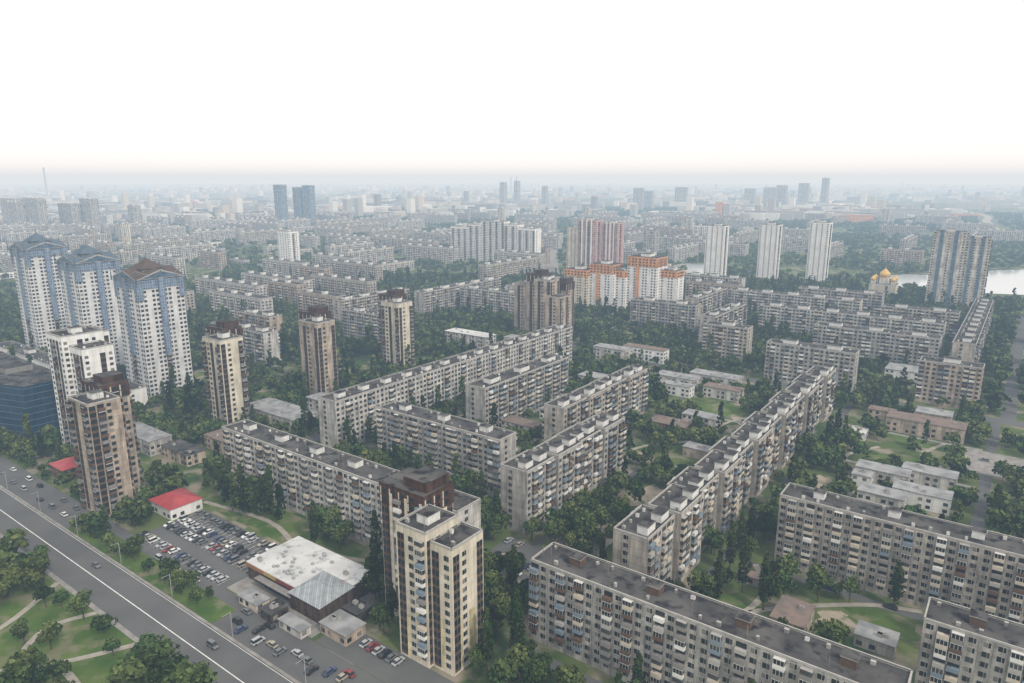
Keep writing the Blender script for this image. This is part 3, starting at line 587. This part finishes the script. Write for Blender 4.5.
def polyroad(name,P,w,z,mat,grid=False,block=False):
    if grid: P=[W(*p) for p in P]
    Q=[]                                     # smooth the polyline
    for i in range(len(P)-1):
        p0=P[max(0,i-1)];p1=P[i];p2=P[i+1];p3=P[min(len(P)-1,i+2)]
        for k in range(5):
            t=k/5; Q.append(tuple(.5*((2*p1[j])+(-p0[j]+p2[j])*t+(2*p0[j]-5*p1[j]+4*p2[j]-p3[j])*t*t+(-p0[j]+3*p1[j]-3*p2[j]+p3[j])*t**3) for j in (0,1)))
    Q.append(P[-1]); P=Q
    mb=MB(); Lp=[]
    for i,p in enumerate(P):
        q0=P[max(0,i-1)];q1=P[min(len(P)-1,i+1)]; dx,dy=q1[0]-q0[0],q1[1]-q0[1]; l=math.hypot(dx,dy)
        Lp.append(((p[0]+dy/l*w/2,p[1]-dx/l*w/2,z),(p[0]-dy/l*w/2,p[1]+dx/l*w/2,z)))
    for i in range(len(P)-1): mb.quad([Lp[i][0],Lp[i+1][0],Lp[i+1][1],Lp[i][1]],0)
    obj(name,mb.mesh(name,[mat]),kind='structure')
    if block:
        for p in P:
            a,n=G(*p); ROADS.append((a-w*.5,a+w*.5,n-w*.5,n+w*.5))
for P in ([(84,-205),(66,-215),(40,-235),(20,-236)],[(84,-262),(66,-250),(45,-240),(30,-200)],[(84,-320),(66,-300),(62,-258)],[(66,-215),(62,-180),(50,-150)],[(84,-232),(70,-236),(56,-222),(48,-200)],
    [(178,-108),(192,-80),(206,-62),(226,-58),(243,-66)],[(178,-40),(196,-56),(212,-58),(238,-30),(246,-12)],[(196,-105),(222,-118),(250,-108),(284,-116),(310,-106)],[(268,-44),(290,-44),(300,-60),(330,-50),(372,-62),(400,-50)],
    [(268,-20),(300,-12),(316,-20),(320,-8)],[(300,-160),(330,-150),(350,-134),(392,-128),(420,-112)],[(370,-40),(385,-20),(400,-30),(426,-22)],[(150,-280),(156,-240),(150,-210),(160,-180),(158,-160)],[(188,-240),(200,-215),(222,-210),(244,-190),(280,-200)],[(300,-262),(330,-266),(360,-260),(400,-268)]):
    polyroad('path',P,2.2,.06,PATH,True,True)
mb=MB()
def mk_line(a0,a1,n0,n1): mb.quad([(*W(a0,n0),.03),(*W(a0,n1),.03),(*W(a1,n1),.03),(*W(a1,n0),.03)],0)
mk_line(93.2,93.5,-1200,150); mk_line(101.5,101.65,-1200,150)
obj('road_marking',mb.mesh('road_marking',[PAINT]),kind='structure')
mb=MB()
for row in (121.5,132.2,142.5):
    for k in range(23): 
        n=-272+k*2.6; mb.quad([(*W(row-5,n),.036),(*W(row-5,n+.12),.036),(*W(row,n+.12),.036),(*W(row,n),.036)],0)
obj('parking_marking',mb.mesh('parking_marking',[PAINT]),kind='structure')
polyroad('highway',HWY,24,.3,PATH)
polyroad('avenue',[(.055*780,780),(.055*4000,4000)],26,.3,PAVE)
# ------------------------------------------------------------------ trees
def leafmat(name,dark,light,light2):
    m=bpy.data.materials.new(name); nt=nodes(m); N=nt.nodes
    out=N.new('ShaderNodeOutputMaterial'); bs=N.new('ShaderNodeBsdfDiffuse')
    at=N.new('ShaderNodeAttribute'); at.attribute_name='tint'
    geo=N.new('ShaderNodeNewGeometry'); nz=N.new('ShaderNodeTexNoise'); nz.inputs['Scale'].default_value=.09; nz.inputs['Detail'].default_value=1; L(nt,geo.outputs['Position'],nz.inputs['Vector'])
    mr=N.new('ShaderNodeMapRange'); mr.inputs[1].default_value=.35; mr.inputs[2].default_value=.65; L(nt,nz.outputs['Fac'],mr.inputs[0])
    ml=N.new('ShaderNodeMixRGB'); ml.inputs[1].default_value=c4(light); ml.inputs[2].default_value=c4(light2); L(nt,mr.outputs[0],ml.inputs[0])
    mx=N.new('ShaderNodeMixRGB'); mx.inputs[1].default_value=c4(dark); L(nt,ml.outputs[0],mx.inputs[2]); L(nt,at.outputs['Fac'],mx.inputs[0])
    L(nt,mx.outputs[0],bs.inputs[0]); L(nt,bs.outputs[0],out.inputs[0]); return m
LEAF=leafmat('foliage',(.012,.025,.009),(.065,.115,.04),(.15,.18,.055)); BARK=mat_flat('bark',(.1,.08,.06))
def crown_np(nq,R,H,zb,q,poplar=False,seed=0):
    r=np.random.default_rng(seed); k=4 if nq<60 else 9
    if poplar:
        zc=np.linspace(zb+H*.15,zb+H*.9,k); c=np.stack([r.uniform(-.2,.2,k)*R,r.uniform(-.2,.2,k)*R,zc],1); lr=R*np.interp(np.linspace(0,1,k),[0,.35,1],[.8,1,.35])
    else:
        th=r.uniform(0,6.28,k)+np.arange(k)*2.4; rr=R*r.uniform(.25,.62,k); c=np.stack([rr*np.cos(th),rr*np.sin(th),zb+H*r.uniform(.3,.72,k)],1); lr=R*r.uniform(.36,.6,k)
        c[0]=(0,0,zb+H*.62); lr[0]=R*.55
    li=r.integers(0,k,nq); d=r.normal(size=(nq,3)); d[:,2]=np.abs(d[:,2])*.9-.25; d/=np.linalg.norm(d,axis=1)[:,None]
    zs=H/(2*R)*1.1 if not poplar else 1.9*H/(R*k)
    rad=(lr[li]*r.uniform(.65,1.08,nq))[:,None]; p=c[li]+d*rad*np.array([1,1,zs if not poplar else max(1,zs)])
    nn=d+r.normal(size=(nq,3))*.55; nn/=np.linalg.norm(nn,axis=1)[:,None]
    up=r.normal(size=(nq,3)); t=np.cross(nn,up); t/=np.linalg.norm(t,axis=1)[:,None]; b=np.cross(nn,t)
    s=(q*r.uniform(.6,1.3,nq))[:,None]; s2=s*r.uniform(.5,1,nq)[:,None]
    v=np.stack([p-t*s-b*s2*.6,p+t*s*.7-b*s2,p+t*s+b*s2*.7,p-t*s*.6+b*s2],1).reshape(-1,3)
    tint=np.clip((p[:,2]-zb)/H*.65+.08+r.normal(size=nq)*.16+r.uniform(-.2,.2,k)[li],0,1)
    return v.astype(np.float32),np.repeat(tint,4).astype(np.float32)
def npmesh(name,v,t,mat):
    me=bpy.data.meshes.new(name); nv=len(v); nf=nv//4
    me.vertices.add(nv); me.vertices.foreach_set('co',v.ravel()); me.loops.add(nv); me.loops.foreach_set('vertex_index',np.arange(nv,dtype=np.int32))
    me.polygons.add(nf); me.polygons.foreach_set('loop_start',np.arange(0,nv,4,dtype=np.int32)); 
    at=me.attributes.new('tint','FLOAT','POINT'); at.data.foreach_set('value',t)
    me.materials.append(mat); me.update(calc_edges=True); return me
def trunkmesh(h,r0):
    mb=MB()
    def limb(p,q,ra,rb):
        p=Vector(p);q=Vector(q);d=(q-p).normalized(); x=d.orthogonal().normalized(); y=d.cross(x); K=6
        A_=[p+x*ra*math.cos(6.283*k/K)+y*ra*math.sin(6.283*k/K) for k in range(K)];B_=[q+x*rb*math.cos(6.283*k/K)+y*rb*math.sin(6.283*k/K) for k in range(K)]
        for k in range(K): mb.quad([tuple(A_[k]),tuple(A_[(k+1)%K]),tuple(B_[(k+1)%K]),tuple(B_[k])])
    limb((0,0,-.2),(0,0,h*.55),r0,r0*.6); limb((0,0,h*.5),(.3,.2,h*.9),r0*.6,.05)
    for k in range(5):
        t=k*1.35; z=h*(.3+.08*k); limb((0,0,z),(math.cos(t)*h*.22,math.sin(t)*h*.22,z+h*.22),r0*.4,.05)
    return mb.mesh('trunk',[BARK])
TV=[]
for k in range(9):
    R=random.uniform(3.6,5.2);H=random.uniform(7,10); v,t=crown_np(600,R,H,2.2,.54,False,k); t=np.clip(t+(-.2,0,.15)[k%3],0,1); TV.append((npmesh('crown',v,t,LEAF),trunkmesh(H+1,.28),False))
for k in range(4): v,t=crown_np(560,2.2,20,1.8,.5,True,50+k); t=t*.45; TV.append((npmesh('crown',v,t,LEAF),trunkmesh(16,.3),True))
def rect_in(a,n,Ls,mg):
    for f in Ls:
        if f[0]-mg<a<f[1]+mg and f[2]-mg<n<f[3]+mg: return True
    return False
trees=[]
def hashed(F):
    H=defaultdict(list)
    for f in F:
        for i in range(int(f[0]//50)-1,int(f[1]//50)+2):
            for j in range(int(f[2]//50)-1,int(f[3]//50)+2): H[(i,j)].append(f)
    return H
HS=hashed(FOOT); HR=hashed(ROADS)
mkt=[(103,150,-275,-166),(111,128,-166,-100)]
def free(a,n,mg=3.2):
    k=(int(a//50),int(n//50))
    return not (rect_in(a,n,HS[k],mg) or rect_in(a,n,HR[k],1.3) or (a>140 and rect_in(a,n,LOWF_,0)))
PL=[(157,-288+i*9) for i in range(7)]+[(152,-265+i*7) for i in range(3)]+[(150,-108),(153,-70),(216,-55),(222,-64),(215,-166),(213,-172),(160,-180),(385,-72),(393,-70),(200,-70),(208,-68),(300,-64),(196,-105),(154,-40),(247,-160),(260,-168),(330,-105)]
PL+=[(232+i*11,-72) for i in range(3)]+[(300+i*13,-104) for i in range(4)]+[(222-0.5*i,-245+i*12) for i in range(4)]+[(226+i*14,-272) for i in range(6)]+[(240+i*12,-166) for i in range(4)]+[(193,-190),(194,-200),(243,-20),(192,-44),(148,-140),(160,-128)]
for a,n in PL: trees.append((a,n,1.0,True))
for k in range(26): trees.append((random.uniform(104.5,111),random.uniform(-300,-198),random.uniform(.35,.8),False))
for k in range(14): trees.append((random.uniform(75,82),random.uniform(-330,-170),random.uniform(.6,.95),False))
for k in range(16): trees.append((random.gauss(52,8),random.gauss(-215,12),random.uniform(.7,1.1),False))
for k in range(10): trees.append((random.gauss(72,4),random.gauss(-275,8),random.uniform(.7,1.1),False))
tries=0
while tries<56000:
    tries+=1
    d=150+ (random.random()**.62)*850; th=random.uniform(-.72,.72); X=d*math.sin(th);Y=d*math.cos(th)
    if not inview(X,Y,30): continue
    a,n=G(X,Y)
    if rect_in(a,n,mkt,0): 
        if random.random()<.96: continue
    park=a<84
    nv=mnoise.noise(Vector((a/30,n/30,0)))+.6*mnoise.noise(Vector((a/10,n/10,7)))
    thr=-.17
    if park: thr=.2
    if 148<a<166 and n<-150: thr=.12
    if d>480: thr=-.22
    if d>700: thr=-.32
    if 188<a<480 and -76<n<60: thr=-.02
    if 290<a<480 and -170<n<-98: thr=-.02
    if n>0 and a>400: thr=.1
    if rect_in(a,n,OPEN,0): thr=.45
    if nv<thr or not free(a,n): continue
    if wet(X,Y): continue
    trees.append((a,n,random.uniform(.45,1.2)*(1.1 if park else 1),random.random()<.09))
trees=[(math.hypot(*W(a,n)),a,n,s,p) for a,n,s,p in trees]
trees.sort(); kept=[];cell=set()
for t in trees:
    g_=4.5 if t[0]<480 else 5.2
    k=(int(t[1]/g_),int(t[2]/g_))
    if k in cell: continue
    cell.add(k); kept.append(t)
trees=kept
near=trees[:300]; rest=trees[300:]
for (d,a,n,s,p) in near:
    cm,tm,_=random.choice(TV[9:] if p else TV[:9]); X,Y=W(a,n)
    z=random.uniform(.85,1.15)
    if p: s=.75+.25*random.random()
    o=obj('poplar_tree' if p else 'tree',tm,None,(X,Y,0),random.uniform(0,6.28),'tall narrow dark green poplar on grass' if p else 'round leafy green tree growing on grass','tree','trees around the blocks'); o.scale=(s,s,s*z)
    obj('crown',cm,o); 
def bank(nq,q,R=4.4,H=8.5,n=8,pop=False,base=200): return [crown_np(nq,2.1 if pop else R,18 if pop else H,1.2,q,pop,base+i) for i in range(n)]
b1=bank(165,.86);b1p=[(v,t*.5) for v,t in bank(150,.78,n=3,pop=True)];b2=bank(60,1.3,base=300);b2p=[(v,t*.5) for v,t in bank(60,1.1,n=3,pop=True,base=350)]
V=[];T=[]
def add(bk,X,Y,s,sz):
    v,t=bk; th=random.uniform(0,6.28); c,s_=math.cos(th),math.sin(th); w=np.empty_like(v)
    w[:,0]=(v[:,0]*c-v[:,1]*s_)*s+X; w[:,1]=(v[:,0]*s_+v[:,1]*c)*s+Y; w[:,2]=v[:,2]*sz; V.append(w); T.append(np.clip(t+random.uniform(-.28,.24),0,1))
for (d,a,n,s,p) in rest:
    X,Y=W(a,n)
    if p: s=max(s,.8)
    if d<480: add(random.choice(b1p if p else b1),X,Y,s,s*random.uniform(.85,1.15))
    else: add(random.choice(b2p if p else b2),X,Y,s,s*random.uniform(.85,1.15))
b3=bank(36,2.3,R=7.5,H=8,base=400)
for _ in range(20000):
    d=950+(random.random()**.8)*2500; th=random.uniform(-.7,.7); X=d*math.sin(th);Y=d*math.cos(th)
    if not inview(X,Y,20): continue
    a,n=G(X,Y)
    if mnoise.noise(Vector((a/120,n/120,4)))<-.3: continue
    if rect_in(a,n,HS[(int(a//50),int(n//50))],6) or wet(X,Y) or onhwy(X,Y): continue
    if abs(X-.055*Y)<16: continue
    add(random.choice(b3),X,Y,random.uniform(.55,1.15),random.uniform(.75,1.15))
V=np.concatenate(V);T=np.concatenate(T)
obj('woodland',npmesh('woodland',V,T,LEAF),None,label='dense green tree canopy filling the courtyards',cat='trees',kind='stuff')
# ------------------------------------------------------------------ cars
TYRE=mat_flat('tyre',(.02,.02,.02)); CG=mat_glass('car_glass',(.02,.025,.03),.1)
CP=[mat_flat('car_paint_'+n,c,.3,var=.02) for n,c in (('white',(.65,.65,.64)),('silver',(.38,.39,.4)),('black',(.02,.02,.022)),('grey',(.14,.145,.15)),('red',(.22,.03,.03)),('blue',(.04,.06,.13)),('beige',(.34,.3,.24)))]
def loft(mb,st,mat):
    R=[[(-w,y,z0),(-w,y,(z0+z1)/2+.1),(-w*.86,y,z1),(w*.86,y,z1),(w,y,(z0+z1)/2+.1),(w,y,z0)] for y,w,z0,z1 in st]
    for i in range(len(R)-1):
        for k in range(6): mb.quad([R[i][k],R[i+1][k],R[i+1][(k+1)%6],R[i][(k+1)%6]],mat)
    mb.quad(list(R[0]),mat); mb.quad(list(reversed(R[-1])),mat)
def carparts(van):
    b=MB(); loft(b,[(-2.2,.75,.35,.75),(-2.05,.86,.28,.92),(-1.2,.88,.25,1.0),(1.0,.88,.25,.95),(1.9,.86,.28,.82),(2.2,.72,.35,.62)],0)
    g=MB(); h=1.85 if van else 1.45; y0,y1,y2,y3=((-2.1,-1.95,.7,1.35) if van else (-1.9,-1.2,.35,1.15))
    lo=[(-.8,y0,.93),(.8,y0,.93),(.8,y3,.93),(-.8,y3,.93)]; hi=[(-.63,y1,h),(.63,y1,h),(.63,y2,h),(-.63,y2,h)]
    for i in range(4): g.quad([lo[i],lo[(i+1)%4],hi[(i+1)%4],hi[i]],0)
    b.box(-.64,.64,y1,y2,h-.02,h+.04,0)
    w=MB(); K=10
    for k in range(K):
        t0=6.283*k/K;t1=6.283*(k+1)/K; r=.32
        w.quad([(-.1,r*math.cos(t0),r*math.sin(t0)),(-.1,r*math.cos(t1),r*math.sin(t1)),(.1,r*math.cos(t1),r*math.sin(t1)),(.1,r*math.cos(t0),r*math.sin(t0))])
    for x in (-.1,.1): w.quad([(x,.32*math.cos(6.283*k/K),.32*math.sin(6.283*k/K)) for k in range(K)])
    return b,g,w
bodies=[];
for van in (0,1):
    b,g,w=carparts(van); gm=g.mesh('windows',[CG]); wm=w.mesh('wheel',[TYRE])
    for i,m in enumerate(CP): bodies.append((b.mesh('body',[m]),gm,wm,m.name.split('_')[-1],van))
def car(a,n,yaw,full,grp):
    bd,g,w,cn,van=random.choices(bodies,weights=[4,5,6,6,1,1.5,1,1,1,0.5,0.5,.1,.1,.2])[0]
    X,Y=W(a,n); kind='van' if van else 'car'
    o=obj('parked_'+kind,bd,None,(X,Y,.05),-A+yaw,'%s %s standing on grey asphalt'%(cn,'van' if van else 'passenger car'),kind,grp)
    obj('windows',g,o)
    if full:
        for x in (-.82,.82):
            for y in (-1.35,1.35): obj('wheel',w,o,(x,y,.32))
for row,off in ((119,0),(129.5,0),(134.8,0),(142.5,0)):
    n=-271 if row!=142.5 else -270
    while n<-213:
        if random.random()<.74: car(row+random.uniform(-.5,.5),n+random.uniform(-.3,.3),random.choice((0,math.pi))+random.uniform(-.08,.08),True,'cars in the car park')
        n+=2.75
n=-400
while n<-125:
    if random.random()<.35: car(113.3,n,math.pi/2,True,'cars parked along the kerb')
    n+=6.3
for a,n,r in ((89,-310,1),(97,-262,-1),(97,-185,-1)): car(a,n,r*math.pi/2,True,'cars driving on the main road')
for k in range(14):
    if random.random()<.6: car(107.5,-395+k*6.1,math.pi/2,True,'cars parked along the kerb')
for k in range(9):
    for rr in (191,202): 
        if random.random()<.8: car(rr,-150+k*2.7,0,True,'cars in the courtyard')
for (a,n0,n1) in ((151,-108,-12),(174.8,-105,-10),(185,-290,-120),(242,-60,30),(247,-265,-175),(394,-10,20),(410,-10,20)):
    n=n0
    while n<n1:
        if random.random()<.45: car(a,n,math.pi/2,False,'cars in the courtyard')
        n+=6.5
for a0_ in range(196,440,7):
    if random.random()<.3: car(a0_,-76.3,0,False,'cars in the courtyard')
for k in range(12): car(105+random.uniform(0,6.5),-190+k*4.8,random.choice((0,math.pi/2)),True,'cars beside the supermarket')
for k in range(6): car(125.5,-148+k*2.8,0,True,'cars beside the supermarket')
# street lamps
mb=MB(); mb.box(-.08,.08,-.08,.08,0,9,0); pole=mb.mesh('pole',[METAL]); mb=MB(); mb.box(-.05,.05,0,2.2,8.8,8.92,0); arm=mb.mesh('arm',[METAL]); mb=MB(); mb.box(-.15,.15,2.0,2.8,8.75,8.92,0,None,True); head=mb.mesh('lamp_head',[P_GR])
for k in range(8):
    X,Y=W(103.1,-400+k*36); o=obj('street_lamp',pole,None,(X,Y,.1),-A+math.pi,'grey steel street lamp beside the main road','street lamp','street lamps along the road'); obj('lamp_arm',arm,o); obj('lamp_head',head,o)
# ------------------------------------------------------------------ haze: even layer over the city, its emission standing in for scattered skylight
def haze(name,x0,x1,y0,y1,z0,z1,length):
    D=1/length; sg=(.76,1.0,1.24); Lc=(.76,.795,.825)
    hz=bpy.data.materials.new(name); nt=nodes(hz); N=nt.nodes; out=N.new('ShaderNodeOutputMaterial')
    ab=N.new('ShaderNodeVolumeAbsorption'); ab.inputs['Color'].default_value=(1-sg[0]/sg[2],1-sg[1]/sg[2],0,1); ab.inputs['Density'].default_value=D*sg[2]
    em=N.new('ShaderNodeEmission'); em.inputs['Color'].default_value=(Lc[0]*sg[0],Lc[1]*sg[1],Lc[2]*sg[2],1); em.inputs['Strength'].default_value=D
    ad=N.new('ShaderNodeAddShader'); L(nt,ab.outputs[0],ad.inputs[0]); L(nt,em.outputs[0],ad.inputs[1]); L(nt,ad.outputs[0],out.inputs['Volume'])
    mb=MB(); mb.box(x0,x1,y0,y1,z0,z1,0,None,True); obj(name,mb.mesh(name,[hz]),kind='structure')
haze('sky_haze',-55000,55000,-19000,75000,-20,205,4500)
# ------------------------------------------------------------------ light, world, camera
SE,SR=42,143
w=bpy.data.worlds.new('World'); sc.world=w; w.use_nodes=True; nt=w.node_tree; nt.nodes.clear(); N=nt.nodes
sk=N.new('ShaderNodeTexSky'); sk.sky_type='NISHITA'; sk.sun_disc=False; sk.sun_elevation=math.radians(SE); sk.sun_rotation=math.radians(SR)
mx=N.new('ShaderNodeMixRGB'); mx.inputs[0].default_value=.85; mx.inputs[2].default_value=(12.8,12.5,12.2,1); L(nt,sk.outputs[0],mx.inputs[1])
bg=N.new('ShaderNodeBackground'); bg.inputs['Strength'].default_value=.1; L(nt,mx.outputs[0],bg.inputs[0]); wo=N.new('ShaderNodeOutputWorld'); L(nt,bg.outputs[0],wo.inputs[0])
sl=bpy.data.lights.new('sun','SUN'); sl.energy=2.2; sl.angle=math.radians(7); sl.color=(1,.94,.84); so=bpy.data.objects.new('sun',sl); COL.objects.link(so)
az=math.radians(SR); el=math.radians(SE); dv=Vector((math.sin(az)*math.cos(el),math.cos(az)*math.cos(el),math.sin(el))); so.rotation_euler=dv.to_track_quat('Z','Y').to_euler()
cam=bpy.data.cameras.new('camera'); cam.sensor_width=36; cam.lens=700/1024*36; cam.clip_end=120000; cam.clip_start=1
co=bpy.data.objects.new('camera',cam); COL.objects.link(co); co.location=(0,0,CAMH); co.rotation_euler=(math.pi/2-PITCH,0,0); sc.camera=co
sc.view_settings.view_transform='Standard'; sc.view_settings.look='None'; sc.view_settings.exposure=0
